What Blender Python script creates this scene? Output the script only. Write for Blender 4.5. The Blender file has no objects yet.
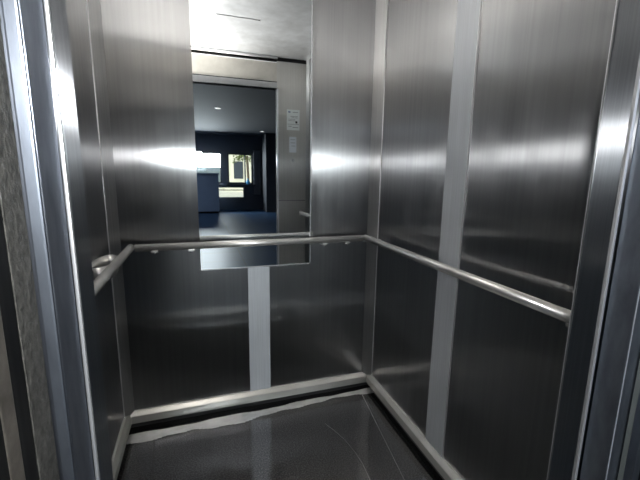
import bpy, bmesh, math, random
from mathutils import Vector, Matrix
random.seed(4)
S = bpy.context.scene
COL = S.collection

# ------------------------------------------------------------------ helpers
def mat_new(name):
    m = bpy.data.materials.new(name); m.use_nodes = True
    nt = m.node_tree; nt.nodes.clear()
    out = nt.nodes.new('ShaderNodeOutputMaterial')
    return m, nt, out

def N(nt, t, **kw):
    n = nt.nodes.new(t)
    for k, v in kw.items():
        if k in n.inputs: n.inputs[k].default_value = v
        else: setattr(n, k, v)
    return n

def L(nt, a, b): nt.links.new(a, b)

def mapped_noise(nt, scale, nscale=1.0, detail=3.0, rough=0.55):
    tc = N(nt, 'ShaderNodeTexCoord'); mp = N(nt, 'ShaderNodeMapping')
    mp.inputs['Scale'].default_value = scale
    L(nt, tc.outputs['Object'], mp.inputs['Vector'])
    n = N(nt, 'ShaderNodeTexNoise'); n.inputs['Scale'].default_value = nscale
    n.inputs['Detail'].default_value = detail; n.inputs['Roughness'].default_value = rough
    L(nt, mp.outputs['Vector'], n.inputs['Vector'])
    return n

def ramp(nt, src, a, b, ca, cb):
    r = N(nt, 'ShaderNodeValToRGB')
    r.color_ramp.elements[0].position = a; r.color_ramp.elements[1].position = b
    r.color_ramp.elements[0].color = (*ca, 1) if len(ca) == 3 else ca
    r.color_ramp.elements[1].color = (*cb, 1) if len(cb) == 3 else cb
    L(nt, src, r.inputs['Fac']); return r

def rng(nt, src, a, b, lo, hi):
    r = N(nt, 'ShaderNodeMapRange')
    r.inputs[1].default_value = a; r.inputs[2].default_value = b
    r.inputs[3].default_value = lo; r.inputs[4].default_value = hi
    L(nt, src, r.inputs[0]); return r

def steel(name, col, rough=0.22, aniso=0.8, wave=0.0, wave_scale=2.2, soft=0.25, soft_rough=0.5,
          grain=(160, 160, 2.0), grain_axis=(0, 0, 1), soft_aniso=0.0, clear=0.0, rub=0.0, streak=0.16, smudge=0.25, bluish=None, diff=0.0):
    """Brushed stainless steel: a long-grain anisotropic lobe plus a softer lobe, oil-canning and rub marks."""
    m, nt, out = mat_new(name)
    g = mapped_noise(nt, grain, 1.0, 4.0, 0.6)
    big = mapped_noise(nt, (1.7, 1.7, 0.9), 1.6, 4.0, 0.6)
    c0 = tuple(v * (1 - streak) for v in col); c1 = tuple(min(1, v * (1 + streak)) for v in col)
    cr = ramp(nt, g.outputs['Fac'], 0.3, 0.7, c0, c1)
    sm = rng(nt, big.outputs['Fac'], 0.35, 0.7, 1.0 - smudge, 1.0)
    mul = N(nt, 'ShaderNodeMix', data_type='RGBA', blend_type='MULTIPLY'); mul.inputs[0].default_value = 1
    L(nt, cr.outputs['Color'], mul.inputs[6]); L(nt, sm.outputs[0], mul.inputs[7])
    tan = N(nt, 'ShaderNodeCombineXYZ')
    for i, v in enumerate(grain_axis): tan.inputs[i].default_value = v
    a = N(nt, 'ShaderNodeBsdfAnisotropic'); a.distribution = 'GGX'
    rr = rng(nt, big.outputs['Fac'], 0.3, 0.75, rough * 0.96, rough * 1.05)
    L(nt, rr.outputs[0], a.inputs['Roughness']); a.inputs['Anisotropy'].default_value = aniso
    L(nt, mul.outputs[2], a.inputs['Color']); L(nt, tan.outputs[0], a.inputs['Tangent'])
    b = N(nt, 'ShaderNodeBsdfAnisotropic'); b.distribution = 'GGX'
    b.inputs['Roughness'].default_value = soft_rough; b.inputs['Anisotropy'].default_value = soft_aniso; L(nt, tan.outputs[0], b.inputs['Tangent']); L(nt, mul.outputs[2], b.inputs['Color'])
    mx = N(nt, 'ShaderNodeMixShader'); mx.inputs[0].default_value = soft
    L(nt, a.outputs[0], mx.inputs[1]); L(nt, b.outputs[0], mx.inputs[2])
    if rub > 0:   # hand-rubbed vertical smears make the soft lobe uneven
        rn = mapped_noise(nt, (13, 13, 1.7), 1.0, 4.0, 0.6); rm = rng(nt, rn.outputs['Fac'], 0.35, 0.68, soft * 0.5, min(1, soft * 1.9)); L(nt, rm.outputs[0], mx.inputs[0])
    last = mx
    extra = []
    if clear > 0:
        c_ = N(nt, 'ShaderNodeBsdfAnisotropic'); c_.inputs['Roughness'].default_value = 0.16; c_.inputs['Anisotropy'].default_value = 0.75
        L(nt, mul.outputs[2], c_.inputs['Color']); L(nt, tan.outputs[0], c_.inputs['Tangent'])
        m3 = N(nt, 'ShaderNodeMixShader'); m3.inputs[0].default_value = clear
        L(nt, mx.outputs[0], m3.inputs[1]); L(nt, c_.outputs[0], m3.inputs[2]); last = mx = m3; extra = [c_]
    if diff > 0:
        d = N(nt, 'ShaderNodeBsdfDiffuse'); L(nt, mul.outputs[2], d.inputs['Color'])
        m2 = N(nt, 'ShaderNodeMixShader'); m2.inputs[0].default_value = diff
        L(nt, mx.outputs[0], m2.inputs[1]); L(nt, d.outputs[0], m2.inputs[2]); last = m2
    if wave > 0:
        w = mapped_noise(nt, (1, 1, 0.7), wave_scale, 1.0, 0.4)
        bp = N(nt, 'ShaderNodeBump'); bp.inputs['Strength'].default_value = 1.0
        bp.inputs['Distance'].default_value = wave
        L(nt, w.outputs['Fac'], bp.inputs['Height'])
        for s in [a, b] + extra: L(nt, bp.outputs['Normal'], s.inputs['Normal'])
    L(nt, last.outputs[0], out.inputs['Surface'])
    return m

def plain(name, col, rough=0.5, metal=0.0, spec=0.5, var=0.0, vscale=8.0, bump=0.0, emit=None, estr=0.0, map_scale=(1, 1, 1)):
    m, nt, out = mat_new(name)
    p = N(nt, 'ShaderNodeBsdfPrincipled')
    p.inputs['Base Color'].default_value = (*col, 1); p.inputs['Roughness'].default_value = rough
    p.inputs['Metallic'].default_value = metal; p.inputs['Specular IOR Level'].default_value = spec
    if var > 0 or bump > 0:
        n = mapped_noise(nt, map_scale, vscale, 5.0, 0.65)
        r = ramp(nt, n.outputs['Fac'], 0.3, 0.7, tuple(c * (1 - var) for c in col), tuple(min(1, c * (1 + var)) for c in col))
        L(nt, r.outputs['Color'], p.inputs['Base Color'])
        if bump > 0:
            bp = N(nt, 'ShaderNodeBump'); bp.inputs['Distance'].default_value = bump
            L(nt, n.outputs['Fac'], bp.inputs['Height']); L(nt, bp.outputs['Normal'], p.inputs['Normal'])
    if emit:
        p.inputs['Emission Color'].default_value = (*emit, 1); p.inputs['Emission Strength'].default_value = estr
    L(nt, p.outputs[0], out.inputs['Surface'])
    return m

def box(bm, x0, x1, y0, y1, z0, z1, bev=0.0, mi=0):
    ps = [(x, y, z) for z in (z0, z1) for y in (y0, y1) for x in (x0, x1)]
    v = [bm.verts.new(p) for p in ps]
    fs = [bm.faces.new([v[i] for i in f]) for f in ((0, 2, 3, 1), (4, 5, 7, 6), (0, 1, 5, 4), (2, 6, 7, 3), (0, 4, 6, 2), (1, 3, 7, 5))]
    for f in fs: f.material_index = mi
    if bev > 0:
        ed = list({e for f in fs for e in f.edges})
        bmesh.ops.bevel(bm, geom=ed, offset=bev, segments=2, affect='EDGES', profile=0.6)

def prism(bm, pts, z0, z1, smooth=False):
    """closed outline in plan (counter-clockwise) extruded from z0 to z1"""
    lo = [bm.verts.new((x, y, z0)) for x, y in pts]; hi = [bm.verts.new((x, y, z1)) for x, y in pts]
    n = len(pts)
    for i in range(n):
        f = bm.faces.new([lo[i], lo[(i + 1) % n], hi[(i + 1) % n], hi[i]]); f.smooth = smooth
    bm.faces.new(lo[::-1]); bm.faces.new(hi)

def tube(bm, pts, r, seg=20, cap=True):
    pts = [Vector(p) for p in pts]; rings = []
    for i, p in enumerate(pts):
        if i == 0: d = pts[1] - p
        elif i == len(pts) - 1: d = p - pts[i - 1]
        else: d = (pts[i + 1] - p).normalized() + (p - pts[i - 1]).normalized()
        d.normalize()
        up = Vector((0, 0, 1)) if abs(d.z) < 0.9 else Vector((1, 0, 0))
        a = d.cross(up).normalized(); b = a.cross(d).normalized()
        rings.append([bm.verts.new(p + r * (math.cos(t) * a + math.sin(t) * b)) for t in [2 * math.pi * k / seg for k in range(seg)]])
    for i in range(len(rings) - 1):
        for k in range(seg):
            f = bm.faces.new([rings[i][k], rings[i][(k + 1) % seg], rings[i + 1][(k + 1) % seg], rings[i + 1][k]]); f.smooth = True
    if cap:
        bm.faces.new(rings[0][::-1]); bm.faces.new(rings[-1])

def disc(bm, c, axis, r, h, seg=16):
    c = Vector(c); ax = Vector(axis).normalized()
    tube(bm, [c, c + ax * h], r, seg)

def obj(name, bm, mat, parent=None, loc=None):
    bmesh.ops.recalc_face_normals(bm, faces=bm.faces)
    me = bpy.data.meshes.new(name); bm.to_mesh(me); bm.free()
    for mm in (mat if isinstance(mat, (list, tuple)) else [mat]): me.materials.append(mm)
    o = bpy.data.objects.new(name, me); COL.objects.link(o)
    if parent is not None: o.parent = parent; o.matrix_parent_inverse = Matrix.Translation(-Vector(parent.location))
    return o

def struct(name, bm, mat, parent=None, label=None):
    o = obj(name, bm, mat, parent)
    if parent is None: o['kind'] = 'structure'
    if label: o['label'] = label
    return o

def tag(o, label, cat, group=None):
    o['label'] = label; o['category'] = cat
    if group: o['group'] = group
    return o

def thing(name, label, cat, loc=(0, 0, 0), group=None):
    o = bpy.data.objects.new(name, None); o.empty_display_size = 0.05; COL.objects.link(o); o.location = loc
    return tag(o, label, cat, group)

def B(): return bmesh.new()

# ------------------------------------------------------------------ sizes (metres; floor z=0, rear wall at y=0)
WL, WR, DF, CEIL = -0.403, 0.966, -1.41, 2.29
OL, OR, DOORH = -0.123, 0.680, 2.05
LOBBY_Y, LOBBY_H = -11.6, 2.62

# ------------------------------------------------------------------ materials
WALLC = (0.56, 0.565, 0.575)
M_wall = steel('brushed_steel_wall', WALLC, rough=0.37, aniso=0.86, wave=0.0018, soft=0.42, soft_rough=0.52, soft_aniso=0.72, clear=0.32, rub=1.0, grain=(70, 70, 0.9), streak=0.07, smudge=0.10)
M_post = steel('brushed_steel_post', (0.52, 0.525, 0.53), rough=0.30, aniso=0.8, soft=0.3, soft_rough=0.5, grain=(260, 260, 2), streak=0.1, smudge=0.15)
M_jamb = steel('brushed_steel_jamb', (0.54, 0.56, 0.59), rough=0.33, aniso=0.84, soft=0.3, soft_rough=0.5, soft_aniso=0.7, clear=0.2, grain=(300, 300, 2.5), streak=0.10, smudge=0.15)
M_door = steel('worn_steel_door_edge', (0.33, 0.365, 0.43), rough=0.33, aniso=0.3, soft=0.4, soft_rough=0.55, grain=(40, 40, 12), streak=0.2, smudge=0.3, diff=0.02)
M_strip = steel('satin_aluminium_strip', (0.66, 0.69, 0.73), rough=0.5, aniso=0.3, soft=0.5, soft_rough=0.6, grain=(220, 220, 3), streak=0.08, smudge=0.1, diff=0.35)
M_base = steel('grey_skirting_metal', (0.62, 0.61, 0.58), rough=0.26, aniso=0.0, soft=0.2, soft_rough=0.5, grain=(6, 6, 6), streak=0.05, smudge=0.1, diff=0.32)
M_rail = steel('polished_steel_rail', (0.85, 0.84, 0.82), rough=0.22, aniso=0.0, soft=0.5, diff=0.12, soft_rough=0.42, grain=(20, 20, 20), streak=0.04, smudge=0.1)
M_ceil = steel('ceiling_steel', (0.72, 0.73, 0.74), rough=0.40, aniso=0.2, wave=0.004, soft=0.5, soft_rough=0.6, grain=(9, 9, 9), streak=0.12, smudge=0.2, diff=0.4)
M_chrome = steel('bright_chrome', (0.85, 0.86, 0.88), rough=0.2, aniso=0.0, soft=0.2, soft_rough=0.4, grain=(8, 8, 8), streak=0.03, smudge=0.05, diff=0.1)
M_line = steel('bright_edge', (0.9, 0.91, 0.93), rough=0.35, aniso=0.0, soft=0.4, soft_rough=0.6, grain=(8, 8, 8), streak=0.03, smudge=0.05, diff=0.14)
M_black = plain('black_recess', (0.012, 0.012, 0.013), 0.7)
M_dirt = plain('rough_dirty_seal', (0.07, 0.07, 0.063), 0.9, var=0.65, vscale=130, bump=0.004, map_scale=(1, 1, 0.7))
M_landing = steel('dark_landing_steel', (0.16, 0.165, 0.17), rough=0.25, aniso=0.4, soft=0.3, soft_rough=0.5, grain=(90, 90, 3), streak=0.2, smudge=0.4)
M_rust = plain('tarnished_edge', (0.26, 0.24, 0.21), 0.4, metal=0.7, var=0.4, vscale=30)
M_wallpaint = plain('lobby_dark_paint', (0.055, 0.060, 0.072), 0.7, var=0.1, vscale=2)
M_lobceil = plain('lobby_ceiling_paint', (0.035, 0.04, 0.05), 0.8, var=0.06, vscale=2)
M_frame = plain('window_frame_dark', (0.03, 0.035, 0.045), 0.5)
M_counter = plain('blue_grey_counter', (0.20, 0.27, 0.40), 0.45, var=0.08, vscale=3)
M_cream = plain('cream_enamel', (0.75, 0.70, 0.52), 0.5, var=0.04, vscale=6, emit=(0.9, 0.82, 0.6), estr=0.0)
M_curtain = plain('grey_curtain_cloth', (0.22, 0.23, 0.26), 0.9, var=0.15, vscale=12)
M_placard = plain('placard_white', (0.80, 0.84, 0.82), 0.5)
M_card = plain('card_white', (0.72, 0.76, 0.80), 0.4)
M_ink = plain('print_grey', (0.30, 0.33, 0.34), 0.6)
M_inkdark = plain('print_black', (0.02, 0.02, 0.02), 0.5)
M_inkblue = plain('print_blue', (0.22, 0.28, 0.42), 0.6)

# mirror glass: faint blue tint
m, nt, out = mat_new('mirror_glass')
g = N(nt, 'ShaderNodeBsdfAnisotropic'); g.inputs['Color'].default_value = (0.86, 0.90, 0.93, 1); g.inputs['Roughness'].default_value = 0.012
L(nt, g.outputs[0], out.inputs['Surface']); M_mirror = m

# window glass: thin clear pane
m, nt, out = mat_new('window_glass')
t = N(nt, 'ShaderNodeBsdfTransparent'); t.inputs['Color'].default_value = (0.92, 0.95, 0.95, 1)
g = N(nt, 'ShaderNodeBsdfAnisotropic'); g.inputs['Roughness'].default_value = 0.03
mx = N(nt, 'ShaderNodeMixShader'); mx.inputs[0].default_value = 0.06
L(nt, t.outputs[0], mx.inputs[1]); L(nt, g.outputs[0], mx.inputs[2]); L(nt, mx.outputs[0], out.inputs['Surface']); M_glass = m

# car floor: dark scuffed sheet with fine speckle and dulled shine
m, nt, out = mat_new('car_floor_sheet')
p = N(nt, 'ShaderNodeBsdfPrincipled')
fine = mapped_noise(nt, (1, 1, 1), 170, 3, 0.8); big = mapped_noise(nt, (1, 1, 1), 3.5, 5, 0.6)
c = ramp(nt, fine.outputs['Fac'], 0.42, 0.74, (0.07, 0.07, 0.072), (0.36, 0.36, 0.36))
L(nt, c.outputs['Color'], p.inputs['Base Color'])
r1 = rng(nt, big.outputs['Fac'], 0.3, 0.7, 0.08, 0.15); L(nt, r1.outputs[0], p.inputs['Roughness'])
p.inputs['Metallic'].default_value = 0.95; p.inputs['Specular IOR Level'].default_value = 0.9
wv = mapped_noise(nt, (1, 1, 1), 5.5, 1, 0.4)
bp = N(nt, 'ShaderNodeBump'); bp.inputs['Distance'].default_value = 0.003; L(nt, wv.outputs['Fac'], bp.inputs['Height'])
bp2 = N(nt, 'ShaderNodeBump'); bp2.inputs['Distance'].default_value = 0.00002; L(nt, fine.outputs['Fac'], bp2.inputs['Height'])
L(nt, bp.outputs['Normal'], bp2.inputs['Normal']); L(nt, bp2.outputs['Normal'], p.inputs['Normal'])
L(nt, p.outputs[0], out.inputs['Surface']); M_floor = m

# lobby floor: dark blue-grey polished tiles
m, nt, out = mat_new('lobby_floor_tile')
p = N(nt, 'ShaderNodeBsdfPrincipled'); tc = N(nt, 'ShaderNodeTexCoord'); br = N(nt, 'ShaderNodeTexBrick')
br.offset = 0; br.inputs['Scale'].default_value = 1.0; br.inputs['Brick Width'].default_value = 0.6; br.inputs['Row Height'].default_value = 0.6
br.inputs['Mortar Size'].default_value = 0.006
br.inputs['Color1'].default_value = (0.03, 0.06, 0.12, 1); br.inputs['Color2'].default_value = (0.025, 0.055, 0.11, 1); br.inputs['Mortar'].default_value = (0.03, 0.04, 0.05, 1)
L(nt, tc.outputs['Object'], br.inputs['Vector']); L(nt, br.outputs['Color'], p.inputs['Base Color'])
p.inputs['Roughness'].default_value = 0.42; p.inputs['Specular IOR Level'].default_value = 0.12
L(nt, p.outputs[0], out.inputs['Surface']); M_lobfloor = m

# ------------------------------------------------------------------ car shell
t = 0.03
bm = B(); box(bm, WL - t, WR + t, 0, t, -0.02, CEIL + t); struct('wall_back', bm, M_wall)
bm = B(); box(bm, WL - t, WL, DF - 0.05, 0, -0.02, CEIL + t); struct('wall_left', bm, M_wall)
bm = B(); box(bm, WR, WR + t, DF - 0.05, 0, -0.02, CEIL + t); struct('wall_right', bm, M_wall)

# front wall: two return panels and the header over the doorway
fy0 = -1.460
bm = B()
box(bm, WL, OL, fy0, DF, 0, CEIL - 0.035, 0.0015)
struct('wall_front', bm, M_jamb, label='brushed steel return panel left of the lift doorway')
bm = B()
box(bm, OR, WR, fy0 + 0.004, DF, 0, CEIL - 0.035, 0.0015)
struct('wall_front.001', bm, M_jamb, label='brushed steel return panel right of the lift doorway')
bm = B()
box(bm, OL, OR, fy0 + 0.01, DF, DOORH + 0.03, CEIL - 0.045, 0.001)
M_head = steel('header_steel', (0.66, 0.63, 0.57), rough=0.42, aniso=0.2, wave=0.002, soft=0.5, grain=(8, 8, 8), streak=0.1, smudge=0.2, diff=0.3)
struct('wall_front.002', bm, M_head, label='beige toned steel header above the lift doorway')
bm = B()
box(bm, OL, OR, fy0 + 0.005, DF + 0.006, DOORH - 0.02, DOORH + 0.03, 0.003)
struct('trim_1', bm, M_post)
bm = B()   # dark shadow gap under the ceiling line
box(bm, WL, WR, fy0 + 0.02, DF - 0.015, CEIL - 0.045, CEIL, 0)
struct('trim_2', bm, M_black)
M_tube = plain('white_tube', (0.95, 0.95, 0.96), 0.25)
bm = B()   # bright header bar, rounded front
tube(bm, [(OL, DF + 0.012, CEIL - 0.013), (OR + 0.004, DF + 0.012, CEIL - 0.013)], 0.011, 14)
box(bm, OL, OR, DF - 0.002, DF + 0.003, CEIL - 0.051, CEIL - 0.045)
struct('trim_3', bm, M_tube)
# bright rims of the doorway reveals
for i, (x0, x1, y0, y1) in enumerate([(OL - 0.0042, OL - 0.0004, fy0 - 0.005, fy0), (OR - 0.0005, OR + 0.003, fy0 + 0.001, fy0 + 0.0045)]):
    bm = B(); box(bm, x0, x1, y0, y1, 0, DOORH, 0.0012); struct('trim_%d' % (4 + i), bm, M_line)

bm = B(); box(bm, OL, OR, DF, DF + 0.007, DOORH + 0.030, DOORH + 0.036); struct('trim_27', bm, M_black)
bm = B(); box(bm, OR, OR + 0.012, DF, DF + 0.004, 0, DOORH - 0.02, 0.001); box(bm, OL - 0.014, OL - 0.003, DF, DF + 0.003, 0, DOORH - 0.02, 0.001); struct('trim_28', bm, M_line)
bm = B(); box(bm, OR - 0.0012, OR + 0.001, DF - 0.0015, DF + 0.001, 0, DOORH - 0.02); struct('trim_29', bm, M_post)
bm = B(); box(bm, OR - 0.0005, OR + 0.0058, fy0 - 0.0015, fy0 + 0.0035, 0, DOORH, 0.001); struct('trim_30', bm, M_line)
# ceiling with a recessed slot
bm = B()
sx0, sx1, sy = 0.150, 0.430, -0.715
hw = 0.008
box(bm, WL, WR, sy + hw, 0, CEIL, CEIL + t)
box(bm, WL, WR, fy0, sy - hw, CEIL, CEIL + t)
box(bm, WL, sx0, sy - hw, sy + hw, CEIL, CEIL + t)
box(bm, sx1, WR, sy - hw, sy + hw, CEIL, CEIL + t)
struct('ceiling', bm, M_ceil)
bm = B(); box(bm, sx0, sx1, sy - hw, sy + hw, CEIL + 0.012, CEIL + t); struct('trim_6', bm, M_black)

# floor
bm = B()
nx = 70; ys = [-1.462, -1.2, -0.9, -0.6, -0.4, -0.25] + [-0.16 + 0.0025 * k for k in range(65)]
def floor_z(x, y):
    # the sheet is buckled along the rear edge: a low hump shaped to show a bright streak
    k = min(1, max(0, (x - 0.15) / 0.45)); k = k * k * (3 - 2 * k)
    se = 0.124 * (1 - k) + 0.082 * k + 0.009 * math.sin(x * 15) + 0.004 * math.sin(x * 41 + 1)
    sc = 0.078 * (1 - k) + 0.055 * k
    sl = 0.30 + 0.04 * math.sin(x * 9 + 0.5)
    d = se + y; top_ = sl * (se - sc)
    if d <= -0.008: return 0.0
    if -y < sc: return top_ * max(0.0, -y / sc) ** 0.8
    if d < 0.008: return sl * (d + 0.008) ** 2 / 0.032
    return min(top_, sl * d)
top = [[bm.verts.new((WL + (WR - WL) * i / nx, y, floor_z(WL + (WR - WL) * i / nx, y))) for i in range(nx + 1)] for y in ys]
bot = [[bm.verts.new((WL + (WR - WL) * i / nx, y, -0.02)) for i in range(nx + 1)] for y in (ys[0], ys[-1])]
for j in range(len(ys) - 1):
    for i in range(nx):
        f = bm.faces.new([top[j][i], top[j][i + 1], top[j + 1][i + 1], top[j + 1][i]]); f.smooth = True
        yc = sum(v.co.y for v in f.verts) / 4; xc = sum(v.co.x for v in f.verts) / 4
        kk = min(1, max(0, (xc - 0.15) / 0.45)); kk = kk * kk * (3 - 2 * kk)
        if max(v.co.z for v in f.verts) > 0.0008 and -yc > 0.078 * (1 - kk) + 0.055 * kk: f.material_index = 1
for i in range(nx):
    bm.faces.new([top[0][i + 1], top[0][i], bot[0][i], bot[0][i + 1]]); bm.faces.new([top[-1][i], top[-1][i + 1], bot[1][i + 1], bot[1][i]])
bm.faces.new([bot[0][0], bot[0][-1], bot[1][-1], bot[1][0]]) if False else None
for i in range(nx): bm.faces.new([bot[0][i], bot[1][i], bot[1][i + 1], bot[0][i + 1]])
M_lip = steel('floor_edge_streak', (1.0, 1.0, 1.0), rough=0.26, aniso=0.0, wave=0.003, wave_scale=9, soft=0.4, soft_rough=0.45, grain=(7, 20, 20), streak=0.35, smudge=0.35, diff=0.06)  # near-white colour puts the bright reflected streak into the hump's near slope
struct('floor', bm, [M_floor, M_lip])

# corner posts: a rounded cove with two narrow returns
def post(name, cx, cy, sx, sy_, w):
    bm = B()
    pts = [(cx, cy)]
    n = 10
    pts.append((cx + sx * w, cy))
    pts.append((cx + sx * w, cy + sy_ * 0.004))
    for k in range(n + 1):
        a = k / n
        # shallow convex face between the two returns
        x = w * (1 - a) + 0.004 * a; y = 0.004 * (1 - a) + w * a
        bulge = 0.001 * math.sin(math.pi * a)
        pts.append((cx + sx * (x + bulge * 0.7), cy + sy_ * (y + bulge * 0.7)))
    pts.append((cx, cy + sy_ * w))
    prism(bm, pts, 0.086, CEIL)
    for f in bm.faces:
        if abs(f.normal.z) < 0.5: f.smooth = False
    o = struct(name, bm, M_post)
    bm = B(); x = cx + sx * 0.002; y = cy + sy_ * (w + 0.001); tube(bm, [(x, y, 0.086), (x, y, CEIL)], 0.003, 10)
    struct('edge_bead', bm, M_line, parent=o)
    return o
post('trim_7', WL, 0, 1, -1, 0.042)
post('trim_8', WR, 0, -1, -1, 0.047)
# narrow front corner fillets
for i, (x, s) in enumerate(((WL, 1), (WR, -1))):
    bm = B(); prism(bm, [(x, DF), (x + s * 0.022, DF), (x, DF + 0.022)], 0.09, CEIL); struct('trim_%d' % (9 + i), bm, M_post)

# satin cover strips over the panel joints
def strip(name, x0, x1, y0, y1, z0, z1, label):
    bm = B(); box(bm, x0, x1, y0, y1, z0, z1, 0.0012)
    return struct(name, bm, M_strip, label=label)
strip('trim_11', 0.2285, 0.3442, -0.004, 0, 0.085, 0.82, 'pale satin metal strip below the mirror')
strip('trim_12', WR - 0.006, WR, -0.741, -0.617, 0.085, CEIL, 'pale satin metal strip on the right wall')
bm = B(); box(bm, WR - 0.0075, WR, -0.7445, -0.7405, 0.085, CEIL, 0.001); struct('trim_31', bm, M_line)
strip('trim_13', WL, WL + 0.006, -0.741, -0.617, 0.085, CEIL, 'pale satin metal strip on the left wall')

# skirting: sloped metal section on a black recessed plinth
def skirt(name, a, b, inward):
    a = Vector(a); b = Vector(b); n = Vector(inward)
    prof = [(0, .034), (.026, .034), (.028, .037), (.028, .074), (.0265, .0755), (.0265, .077), (.010, .092), (0, .092)]
    bm = B()
    ra = [bm.verts.new((a.x + n.x * u, a.y + n.y * u, z)) for u, z in prof]
    rb = [bm.verts.new((b.x + n.x * u, b.y + n.y * u, z)) for u, z in prof]
    k = len(prof)
    for i in range(k): bm.faces.new([ra[i], ra[(i + 1) % k], rb[(i + 1) % k], rb[i]])
    bm.faces.new(ra); bm.faces.new(rb[::-1])
    o = struct(name, bm, M_base)
    bm = B()
    c = [a, b, b + n * 0.008, a + n * 0.008]
    prism(bm, [(p.x, p.y) for p in c], 0.0, 0.034)
    struct('plinth', bm, M_black, parent=o)
    return o
skirt('baseboard_back', (WL, 0, 0), (WR, 0, 0), (0, -1, 0))
skirt('baseboard_left', (WL, DF, 0), (WL, 0, 0), (1, 0, 0))
skirt('baseboard_right', (WR, DF, 0), (WR, 0, 0), (-1, 0, 0))
# floor sheet joints
bm = B()
def seam(bm, p, q, w=0.0012):
    p = Vector((*p, 0)); q = Vector((*q, 0)); d = (q - p).normalized(); s = Vector((-d.y, d.x, 0)) * w
    vs = [bm.verts.new((v.x, v.y, 0.0006)) for v in (p - s, q - s, q + s, p + s)]; bm.faces.new(vs)
seam(bm, (-0.262, -0.012), (-0.222, -1.40)); struct('trim_14', bm, M_black)
bm = B(); seam(bm, (0.893, -0.02), (0.70, -1.40), 0.001)
M_scr = plain('floor_joint_light', (0.30, 0.30, 0.30), 0.4, metal=0.5)
struct('trim_15', bm, M_scr)
bm = B(); cv = [(0.585, -0.27), (0.615, -0.34), (0.640, -0.414), (0.655, -0.50), (0.660, -0.58), (0.653, -0.67), (0.64, -0.74)]
for p_, q_ in zip(cv[:-1], cv[1:]): seam(bm, p_, q_, 0.0008)
struct('scuff_mark', bm, M_scr, parent=bpy.data.objects['floor'])

# ------------------------------------------------------------------ mirror
MX0, MX1, MZ0, MZ1 = -0.007, 0.574, 0.812, CEIL - 0.004
mir = thing('wall_mirror', 'tall frameless mirror on the rear wall above the handrail', 'mirror', ((MX0 + MX1) / 2, 0, MZ0))
bm = B(); box(bm, MX0 + 0.0005, MX1 - 0.003, -0.009, -0.004, MZ0 + 0.003, MZ1 - 0.003, 0.0); obj('mirror_glass', bm, M_mirror, mir)
bm = B()
box(bm, MX1 - 0.006, MX1, -0.0105, -0.0005, MZ0, MZ1)
box(bm, MX0, MX1, -0.0105, -0.0005, MZ0, MZ0 + 0.006)
box(bm, MX0, MX1, -0.0105, -0.0005, MZ1 - 0.004, MZ1)
obj('edge_frame', bm, M_chrome, mir)

# ------------------------------------------------------------------ handrails
RZ, RH, RR = 0.960, 0.0967, 0.0165
def bracket(parent, c, tdir, ndir):
    """flat oval steel band between the wall and the rail"""
    c = Vector(c); T = Vector(tdir); Nn = Vector(ndir)
    bm = B(); n = 40; RN, RT, th = 0.041, 0.115, 0.0035; z0, z1 = RZ - 0.056, RZ - 0.002
    o_, i_ = [], []
    for k in range(n):
        a = 2 * math.pi * k / n
        for lst, d in ((o_, 0), (i_, th)):
            p = c + T * ((RT - d) * math.cos(a)) + Nn * (RN + 0.001 + (RN - d) * math.sin(a))
            lst.append((bm.verts.new((p.x, p.y, z0)), bm.verts.new((p.x, p.y, z1))))
    for k in range(n):
        l = (k + 1) % n
        for q in ([o_[k][0], o_[l][0], o_[l][1], o_[k][1]], [i_[k][0], i_[k][1], i_[l][1], i_[l][0]]):
            f = bm.faces.new(q); f.smooth = True
        bm.faces.new([o_[k][1], o_[l][1], i_[l][1], i_[k][1]]); bm.faces.new([o_[k][0], i_[k][0], i_[l][0], o_[l][0]])
    q = c + Nn * (2 * RN)
    tube(bm, [(q.x, q.y, RZ - 0.018), (q.x + Nn.x * 0.014, q.y + Nn.y * 0.014, RZ - 0.010)], 0.006, 10)
    return obj('bracket', bm, M_rail, parent)
def arm(parent, p, ndir, w=0.015):
    p = Vector(p); Nn = Vector(ndir); T = Vector((Nn.y, -Nn.x, 0))
    bm = B(); a_ = p - T * w; b_ = p + T * w + Nn * (RH + 0.010)
    box(bm, min(a_.x, b_.x), max(a_.x, b_.x), min(a_.y, b_.y), max(a_.y, b_.y), RZ - 0.026, RZ - 0.014, 0.002)
    br_ = obj('bracket', bm, M_rail, parent)
    bm = B(); q = p + Nn * RH; disc(bm, (q.x, q.y, RZ - 0.026), (0, 0, -1), 0.008, 0.005, 12)
    f = obj('bolt', bm, M_chrome, br_); f.matrix_parent_inverse = parent_inv(br_)
def parent_inv(o):
    return o.matrix_parent_inverse.inverted() if False else Matrix.Identity(4)

def rail(label, p, q, brs, loc, ndir, tdir, elbow=None):
    t_ = thing('handrail', label, 'handrail', loc)
    bm = B(); tube(bm, [p, q], RR, 24); obj('rail_tube', bm, M_rail, t_)
    for c in brs:
        if elbow: arm(t_, c, ndir)
        else: bracket(t_, c, tdir, ndir)
    return t_
e = 0.004
back_r = rail('round steel handrail across the rear wall in front of the mirror', (WL + RH + RR + e, -RH, RZ), (WR - RH - RR - e, -RH, RZ), [(-0.205, 0, 0), (-0.045, 0, 0), (0.625, 0, 0), (0.755, 0, 0)], (0.28, 0, RZ), (0, -1, 0), (1, 0, 0), 1)
left_r = rail('round steel handrail on the left wall', (WL + RH, -1.24, RZ), (WL + RH, -RH + RR, RZ), [(WL, -0.320, 0), (WL, -1.10, 0)], (WL, -0.7, RZ), (1, 0, 0), (0, 1, 0))
right_r = rail('round steel handrail on the right wall', (WR - RH, -1.30, RZ), (WR - RH, -RH + RR, RZ), [(WR, -0.075, 0), (WR, -1.285, 0)], (WR, -0.7, RZ), (-1, 0, 0), (0, 1, 0), 1)
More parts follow.
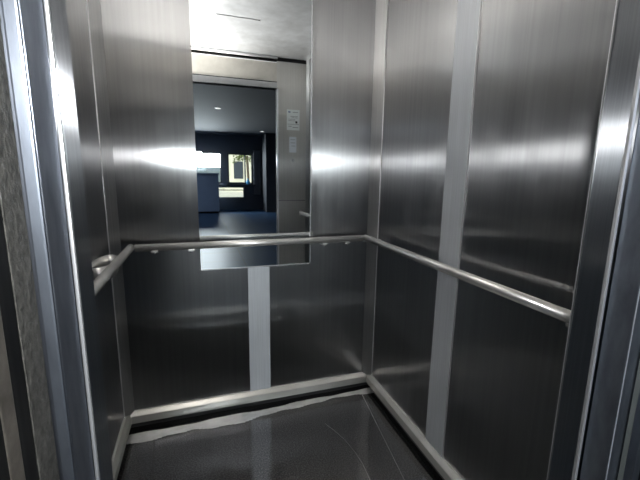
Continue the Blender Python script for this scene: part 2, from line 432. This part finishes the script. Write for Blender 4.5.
# screws in the straps of the rear rail and the left strap
for par, pts, ax in ((left_r, [(WL + 0.0798, -0.340), (WL + 0.0798, -0.300)], 1),):
    for (x, y) in pts:
        bm = B()
        d = (0, -1, 0) if ax == 0 else (1, 0, 0)
        disc(bm, (x, y, RZ - 0.030), d, 0.0055, 0.006, 12)
        obj('screw', bm, M_chrome, par)

# ------------------------------------------------------------------ notices on the right return panel (seen in the mirror)
def flat_sign(name, label, cat, x0, x1, z0, z1, mat, marks):
    t_ = thing(name, label, cat, ((x0 + x1) / 2, DF, z0))
    bm = B(); box(bm, x0, x1, DF, DF + 0.003, z0, z1, 0.0008); obj('plate', bm, mat, t_)
    for (nm, u0, u1, v0, v1, mm) in marks:   # u from the reader's left (reader stands in the car and looks out: left is +x)
        X = lambda u: x1 - u * (x1 - x0)
        bm = B(); box(bm, X(u1), X(u0), DF + 0.003, DF + 0.0036, z0 + v0 * (z1 - z0), z0 + v1 * (z1 - z0)); obj(nm, bm, mm, t_)
    return t_
flat_sign('notice_sign', 'white printed safety notice on the steel panel beside the doorway', 'notice', 0.768, 0.884, 1.69, 1.865, M_placard,
    [('heading_mark', 0.72, 0.90, 0.84, 0.92, M_inkblue), ('text_line', 0.12, 0.55, 0.86, 0.89, M_ink), ('text_line', 0.15, 0.72, 0.66, 0.685, M_ink), ('text_line', 0.15, 0.62, 0.60, 0.62, M_ink),
     ('text_line', 0.35, 0.9, 0.52, 0.54, M_ink), ('text_line', 0.35, 0.9, 0.45, 0.47, M_ink), ('dot_mark', 0.18, 0.33, 0.34, 0.44, M_inkdark),
     ('rule_line', 0.05, 0.95, 0.275, 0.295, M_ink), ('text_line', 0.12, 0.55, 0.12, 0.15, M_ink), ('text_line', 0.62, 0.9, 0.17, 0.2, M_ink)])
flat_sign('notice_card', 'small pale card below the printed notice', 'card', 0.790, 0.856, 1.495, 1.632, M_card,
    [('text_line', 0.15, 0.85, 0.8, 0.83, M_ink), ('text_line', 0.15, 0.85, 0.6, 0.63, M_ink), ('text_line', 0.15, 0.7, 0.4, 0.43, M_ink)])
kp = thing('key_switch', 'small round key switch in the steel panel under the card', 'switch', (0.82, DF, 1.42))
bm = B(); disc(bm, (0.822, DF, 1.425), (0, 1, 0), 0.018, 0.006, 20); obj('bezel', bm, M_rail, kp)
bm = B(); box(bm, 0.820, 0.824, DF + 0.006, DF + 0.0068, 1.415, 1.435); obj('keyhole', bm, M_inkdark, kp)
M_return = steel('return_panel_face', (0.62, 0.61, 0.58), rough=0.33, aniso=0.84, soft=0.4, soft_rough=0.5, soft_aniso=0.6, grain=(120, 120, 1.2), streak=0.08, smudge=0.12, diff=0.22)
for nm, xa, xb in (('wall_front', WL + 0.001, OL - 0.001), ('wall_front.001', OR + 0.0015, WR - 0.001)):
    bm = B(); box(bm, xa, xb, DF - 0.001, DF + 0.0010, 0.10, CEIL - 0.037); struct('facing_panel', bm, M_return, parent=bpy.data.objects[nm])
# thin horizontal joint across the right return
bm = B(); box(bm, OR + 0.01, WR - 0.024, DF, DF + 0.002, 1.058, 1.066); struct('trim_16', bm, M_chrome)

# ------------------------------------------------------------------ lift door edges and landing frame
def pn(bm, x0, x1, y0, y1, z0=0.0, z1=DOORH + 0.02, bev=0.0015): box(bm, min(x0, x1), max(x0, x1), y0, y1, z0, z1, bev)
bm = B(); pn(bm, -0.1272, -0.62, -1.517, -1.4655); struct('door_1', bm, M_door)
bm = B(); pn(bm, 0.690, 1.18, -1.506, -1.463); struct('door_2', bm, M_door)
M_white = plain('pale_metal_nosing', (0.74, 0.78, 0.86), 0.35, metal=0.5, var=0.08, vscale=20)
bm = B(); pn(bm, -0.1274, -0.1385, -1.5215, -1.5172, bev=0.0018); struct('door_nosing', bm, M_door, parent=bpy.data.objects['door_1'])
bm = B(); pn(bm, 0.6903, 0.6925, -1.5072, -1.5062, bev=0.0003); struct('door_nosing', bm, M_white, parent=bpy.data.objects['door_2'])
bm = B()
for a in range(1):
    prism(bm, [(-0.1395, -1.5225), (-0.62, -1.5225), (-0.62, -1.5575), (-0.1395, -1.5575)], 0.0, DOORH)
struct('trim_17', bm, M_dirt)
bm = B(); pn(bm, -0.1403, -0.62, -1.5783, -1.5577, 0, DOORH, 0.0005); pn(bm, -0.1405, -0.62, -1.66, -1.5985, 0, DOORH, 0.0005); struct('trim_18', bm, M_landing)
bm = B(); pn(bm, -0.1400, -0.62, -1.5984, -1.5784, 0, DOORH, 0.002); struct('trim_19', bm, M_rust)
# right-hand landing frame: rubber, grey-green band, blue band
bm = B(); pn(bm, 0.745, 1.18, -1.5300, -1.5070, 0, DOORH); struct('trim_20', bm, M_black)
M_gg = plain('grey_green_metal', (0.34, 0.37, 0.35), 0.45, metal=0.6, var=0.15, vscale=12)
bm = B(); pn(bm, 0.720, 0.745, -1.5168, -1.5085, 0, DOORH, 0.0006); struct('trim_21', bm, M_gg)
bm = B(); pn(bm, 0.7195, 0.745, -1.5310, -1.5170, 0, DOORH, 0.0006); struct('trim_22', bm, M_door)
bm = B(); pn(bm, 0.735, 1.18, -1.66, -1.5312, 0, DOORH); struct('trim_23', bm, M_landing)
# header of the landing frame and door sill
bm = B(); box(bm, -0.62, 1.18, -1.66, -1.463, DOORH + 0.02, LOBBY_H + 0.05); struct('trim_24', bm, M_landing)
bm = B()
box(bm, -0.62, 1.18, -1.66, -1.462, -0.02, -0.002)
struct('trim_25', bm, M_rail)
# shaft behind the door pockets
bm = B(); box(bm, -0.66, -0.62, -1.66, -1.40, -0.02, 2.7); box(bm, 1.18, 1.22, -1.66, -1.40, -0.02, 2.7)
box(bm, -0.66, WL - t, -1.44, -1.40, -0.02, 2.7); box(bm, WR + t, 1.22, -1.44, -1.40, -0.02, 2.7)
struct('wall_shaft', bm, M_black)

# ------------------------------------------------------------------ lobby behind the camera (seen in the mirror)
LX0, LX1 = -4.2, 4.6
bm = B(); box(bm, LX0, LX1, LOBBY_Y - 0.3, -1.66, -0.02, 0); struct('floor_lobby', bm, M_lobfloor)
bm = B(); box(bm, LX0, LX1, LOBBY_Y - 0.3, -1.66, LOBBY_H, LOBBY_H + 0.05); struct('ceiling_lobby', bm, M_lobceil)
bm = B(); box(bm, LX0 - 0.1, LX0, LOBBY_Y - 0.3, -1.56, -0.02, LOBBY_H + 0.05); struct('wall_lobby_left', bm, M_wallpaint)
bm = B(); box(bm, LX1, LX1 + 0.1, LOBBY_Y - 0.3, -1.56, -0.02, LOBBY_H + 0.05); struct('wall_lobby_right', bm, M_wallpaint)
bm = B(); box(bm, LX0, -0.62, -1.66, -1.56, -0.02, LOBBY_H + 0.05); box(bm, 1.18, LX1, -1.66, -1.56, -0.02, LOBBY_H + 0.05)
struct('wall_landing', bm, M_wallpaint)
# window wall with two openings
wins = [(-1.35, 0.80, 0.93, 2.01), (1.00, 1.90, 0.93, 2.01), (0.62, 1.57, 0.42, 0.82)]
bm = B()
y0, y1 = LOBBY_Y - 0.22, LOBBY_Y
xs = [LX0, wins[0][0], wins[0][1], wins[1][0], wins[1][1], LX1]
box(bm, LX0, LX1, y0, y1, -0.02, 0.42); box(bm, LX0, 0.62, y0, y1, 0.42, 0.82); box(bm, 1.57, LX1, y0, y1, 0.42, 0.82); box(bm, LX0, LX1, y0, y1, 0.82, 0.93); box(bm, LX0, LX1, y0, y1, 2.01, LOBBY_H + 0.05)
for i in (0, 2, 4): box(bm, xs[i], xs[i + 1], y0, y1, 0.93, 2.01)
struct('wall_windows', bm, M_wallpaint)
for i, (a, b, c, d) in enumerate(wins):
    bm = B(); f = 0.055 if i < 2 else 0.03
    ya, yb = LOBBY_Y - 0.12, LOBBY_Y - 0.06
    box(bm, a, a + f, ya, yb, c, d); box(bm, b - f, b, ya, yb, c, d); box(bm, a + f, b - f, ya, yb, c, c + f); box(bm, a + f, b - f, ya, yb, d - f, d)
    if i == 0:
        box(bm, -0.30, -0.25, ya, yb, c + f, d - f)
    elif i == 2:
        box(bm, a + f, b - f, ya, yb, 0.69, 0.72)
    else:
        box(bm, 1.60, 1.64, ya, yb, c + f, d - f)
    w = struct('window_%d' % (i + 1), bm, M_frame)
    bm = B(); box(bm, a + f, b - f, LOBBY_Y - 0.094, LOBBY_Y - 0.088, c + f, d - f); obj('pane', bm, M_glass, w)
    if i == 2: continue
    bm = B(); box(bm, a - 0.05, b + 0.05, LOBBY_Y, LOBBY_Y + 0.16, c - 0.06, c - 0.02, 0.004); obj('window_sill', bm, M_frame, w)
# furniture of the lobby
cn = thing('reception_counter', 'dark blue-grey counter below the bright lobby window', 'counter', (-0.35, -10.7, 0))
bm = B(); box(bm, -1.4, 0.62, -10.95, -10.45, 0.06, 1.26, 0.01); obj('body', bm, M_counter, cn)
bm = B(); box(bm, -1.44, 0.655, -10.99, -10.40, 1.26, 1.30, 0.008); obj('worktop', bm, M_counter, cn)
bm = B(); box(bm, -1.36, 0.58, -10.91, -10.50, 0.0, 0.06); obj('plinth', bm, M_black, cn)
# curtain to the right of the window
bm = B(); pts = []
for k in range(41):
    x = 1.90 + 0.24 * k / 40; pts.append((x, LOBBY_Y + 0.08 + 0.025 * math.sin(k * 1.3)))
pts2 = [(x, y + 0.004) for x, y in pts[::-1]]
prism(bm, pts + pts2, 0.55, 2.12)
tag(obj('curtain', bm, M_curtain), 'narrow grey curtain hanging at the right edge of the window', 'curtain')
# dark pillar
bm = B(); box(bm, 2.18, 2.9, -11.2, -10.5, 0, LOBBY_H); struct('trim_26', bm, M_wallpaint)
# blue jug shape standing on the sill
v = thing('blue_vase', 'small blue vase standing on the window sill', 'vase', (1.70, LOBBY_Y + 0.08, 0.91))
def lathe(bm, c, prof, seg=20):
    rings = []
    for r, z in prof: rings.append([bm.verts.new((c[0] + r * math.cos(2 * math.pi * k / seg), c[1] + r * math.sin(2 * math.pi * k / seg), c[2] + z)) for k in range(seg)])
    for i in range(len(rings) - 1):
        for k in range(seg):
            f = bm.faces.new([rings[i][k], rings[i][(k + 1) % seg], rings[i + 1][(k + 1) % seg], rings[i + 1][k]]); f.smooth = True
    bm.faces.new(rings[0][::-1]); bm.faces.new(rings[-1])
M_vase = plain('blue_glaze', (0.10, 0.42, 0.75), 0.2)
bm = B(); lathe(bm, (1.70, LOBBY_Y + 0.08, 0.91), [(0.035, 0), (0.07, 0.03), (0.075, 0.08), (0.05, 0.13), (0.025, 0.16)]); obj('body', bm, M_vase, v)
bm = B(); lathe(bm, (1.70, LOBBY_Y + 0.08, 1.07), [(0.025, 0), (0.022, 0.03), (0.04, 0.05)]); obj('neck', bm, M_vase, v)

# downlights in the lobby ceiling
M_lamp = plain('lamp_glow', (1, 1, 1), 0.5, emit=(1.0, 0.97, 0.92), estr=1.0)
dl = [(0.44, -6.2), (1.97, -9.97)]
names = ['round ceiling downlight in the lobby nearer the lift', 'round ceiling downlight in the lobby farther from the lift']
for (x, y), lb in zip(dl, names):
    d = thing('downlight', lb, 'ceiling light', (x, y, LOBBY_H))
    bm = B(); disc(bm, (x, y, LOBBY_H), (0, 0, -1), 0.075, 0.010, 24); obj('rim', bm, M_chrome, d)
    bm = B(); disc(bm, (x, y, LOBBY_H - 0.010), (0, 0, -1), 0.055, 0.003, 24); obj('bulb', bm, M_lamp, d)

# outside: ground, sunlit cream house and a tree
M_ground = plain('paving', (0.75, 0.70, 0.56), 0.9, var=0.1, vscale=1)
bm = B(); box(bm, -30, 30, -50, LOBBY_Y - 0.3, -0.3, -0.05); struct('ground_outside', bm, M_ground)
hs = thing('house', 'sunlit cream house seen through the lobby window', 'house', (6, -27, 0))
M_house = plain('cream_render', (0.72, 0.68, 0.52), 0.9, var=0.12, vscale=1.2)
M_dwin = plain('dark_pane', (0.06, 0.07, 0.08), 0.2)
bm = B(); box(bm, 1.9, 14, -33, -27, -0.05, 6.5); obj('wall', bm, M_house, hs)
for x in (2.6, 4.4, 6.2, 8.0):
    for z in (0.9, 3.6):
        bm = B(); box(bm, x, x + 0.7, -27.0, -26.96, z, z + 1.3); obj('window', bm, M_dwin, hs)
bm = B(); box(bm, 1.6, 14.3, -33.3, -26.7, 6.5, 6.8); obj('roof', bm, M_rust, hs)
tr = thing('garden_tree', 'small leafy tree growing in front of the cream house', 'tree', (3.0, -22, 0))
M_leaf = plain('leaves', (0.14, 0.17, 0.05), 0.8, var=0.4, vscale=4)
M_bark = plain('bark', (0.12, 0.09, 0.06), 0.9, var=0.3, vscale=10)
bm = B(); tube(bm, [(3.0, -22, -0.05), (3.05, -22, 1.0), (3.0, -22.05, 2.4)], 0.08, 10); obj('trunk', bm, M_bark, tr)
bm = B()
for k in range(420):
    th, ph = random.uniform(0, 6.28), random.uniform(-1, 1); r = 0.9 * random.random() ** 0.4
    c = Vector((3.0 + r * math.cos(th), -22 + r * math.sin(th), 2.7 + 0.9 * ph * r))
    a = Vector((random.uniform(-1, 1), random.uniform(-1, 1), random.uniform(-1, 1))).normalized() * 0.10; b_ = a.cross(Vector((random.random(), 1, random.random()))).normalized() * 0.06
    bm.faces.new([bm.verts.new(c + a), bm.verts.new(c + b_), bm.verts.new(c - a), bm.verts.new(c - b_)])
obj('foliage', bm, M_leaf, tr)

# ------------------------------------------------------------------ lights
def area(name, loc, size, power, direction, color=(1, 1, 1), sizey=None, spread=None):
    l = bpy.data.lights.new(name, 'AREA'); l.energy = power; l.color = color; l.size = size
    if sizey: l.shape = 'RECTANGLE'; l.size_y = sizey
    if spread: l.spread = spread
    o = bpy.data.objects.new(name, l); COL.objects.link(o); o.location = loc
    o.rotation_euler = Vector(direction).to_track_quat('-Z', 'Y').to_euler()
    return o
# bright sky just outside the left window
area('sky_light', (-0.3, LOBBY_Y - 0.6, 1.78), 2.2, 430, (0, 1, 0.0), (0.96, 0.98, 1.0), 0.50)
# landing ceiling light near the lift
area('landing_light', (0.0, -2.7, LOBBY_H - 0.02), 1.6, 5, (0, 0, -1), (0.93, 0.96, 1.0), 0.5)
# added unseen uplight behind the left jamb, brightens the car ceiling
area('bounce_fill', (-0.26, -1.25, 1.70), 0.12, 22, (0.30, 0.35, 1.0), (1.0, 0.95, 0.88), 0.12, spread=math.radians(140))
area('camera_flash', (0.0, -1.94, 1.45), 0.07, 5.0, (0.1, 1, -0.2), (1.0, 1.0, 1.0), 0.10)
area('lobby_fill', (-2.4, -8.6, LOBBY_H - 0.02), 2.0, 60, (0, 0, -1), (0.86, 0.93, 1.0), 2.0)  # added fill lamp outside the mirror's view, lifts the dark lobby
sun = bpy.data.lights.new('sun', 'SUN'); sun.energy = 6; sun.angle = 0.01; so = bpy.data.objects.new('sun', sun); COL.objects.link(so)
so.rotation_euler = Vector((0.5, -0.8, -0.8)).to_track_quat('-Z', 'Y').to_euler()

w = bpy.data.worlds.new('World'); S.world = w; w.use_nodes = True; nt = w.node_tree; nt.nodes.clear()
wo = N(nt, 'ShaderNodeOutputWorld'); bg = N(nt, 'ShaderNodeBackground'); sk = N(nt, 'ShaderNodeTexSky')
sk.sky_type = 'HOSEK_WILKIE'; sk.turbidity = 3.5; sk.sun_direction = (-0.3, 0.6, 0.7)
bg.inputs['Strength'].default_value = 2.0
L(nt, sk.outputs[0], bg.inputs['Color']); L(nt, bg.outputs[0], wo.inputs['Surface'])

# ------------------------------------------------------------------ camera
cam = bpy.data.cameras.new('camera'); co = bpy.data.objects.new('camera', cam); COL.objects.link(co)
cam.sensor_width = 36; cam.lens = 362.158 / 640 * 36; cam.clip_start = 0.02
yw, pt, rl = math.radians(18.469), math.radians(10.234), math.radians(0.8794)
fw = Vector((math.sin(yw) * math.cos(pt), math.cos(yw) * math.cos(pt), -math.sin(pt)))
rt = fw.cross(Vector((0, 0, 1))).normalized(); up = rt.cross(fw)
r2 = rt * math.cos(rl) + up * math.sin(rl); u2 = up * math.cos(rl) - rt * math.sin(rl)
mt = Matrix((r2, u2, -fw)).transposed().to_4x4(); mt.translation = Vector((0, -1.8885, 1.3015))
co.matrix_world = mt
S.camera = co

S.cycles.max_bounces = 14; S.cycles.glossy_bounces = 12; S.cycles.diffuse_bounces = 4; S.cycles.transparent_max_bounces = 8
S.cycles.sample_clamp_indirect = 6; S.cycles.blur_glossy = 0.0
S.cycles.use_denoising = True
S.view_settings.view_transform = 'Standard'; S.view_settings.look = 'None'; S.view_settings.exposure = 0.12
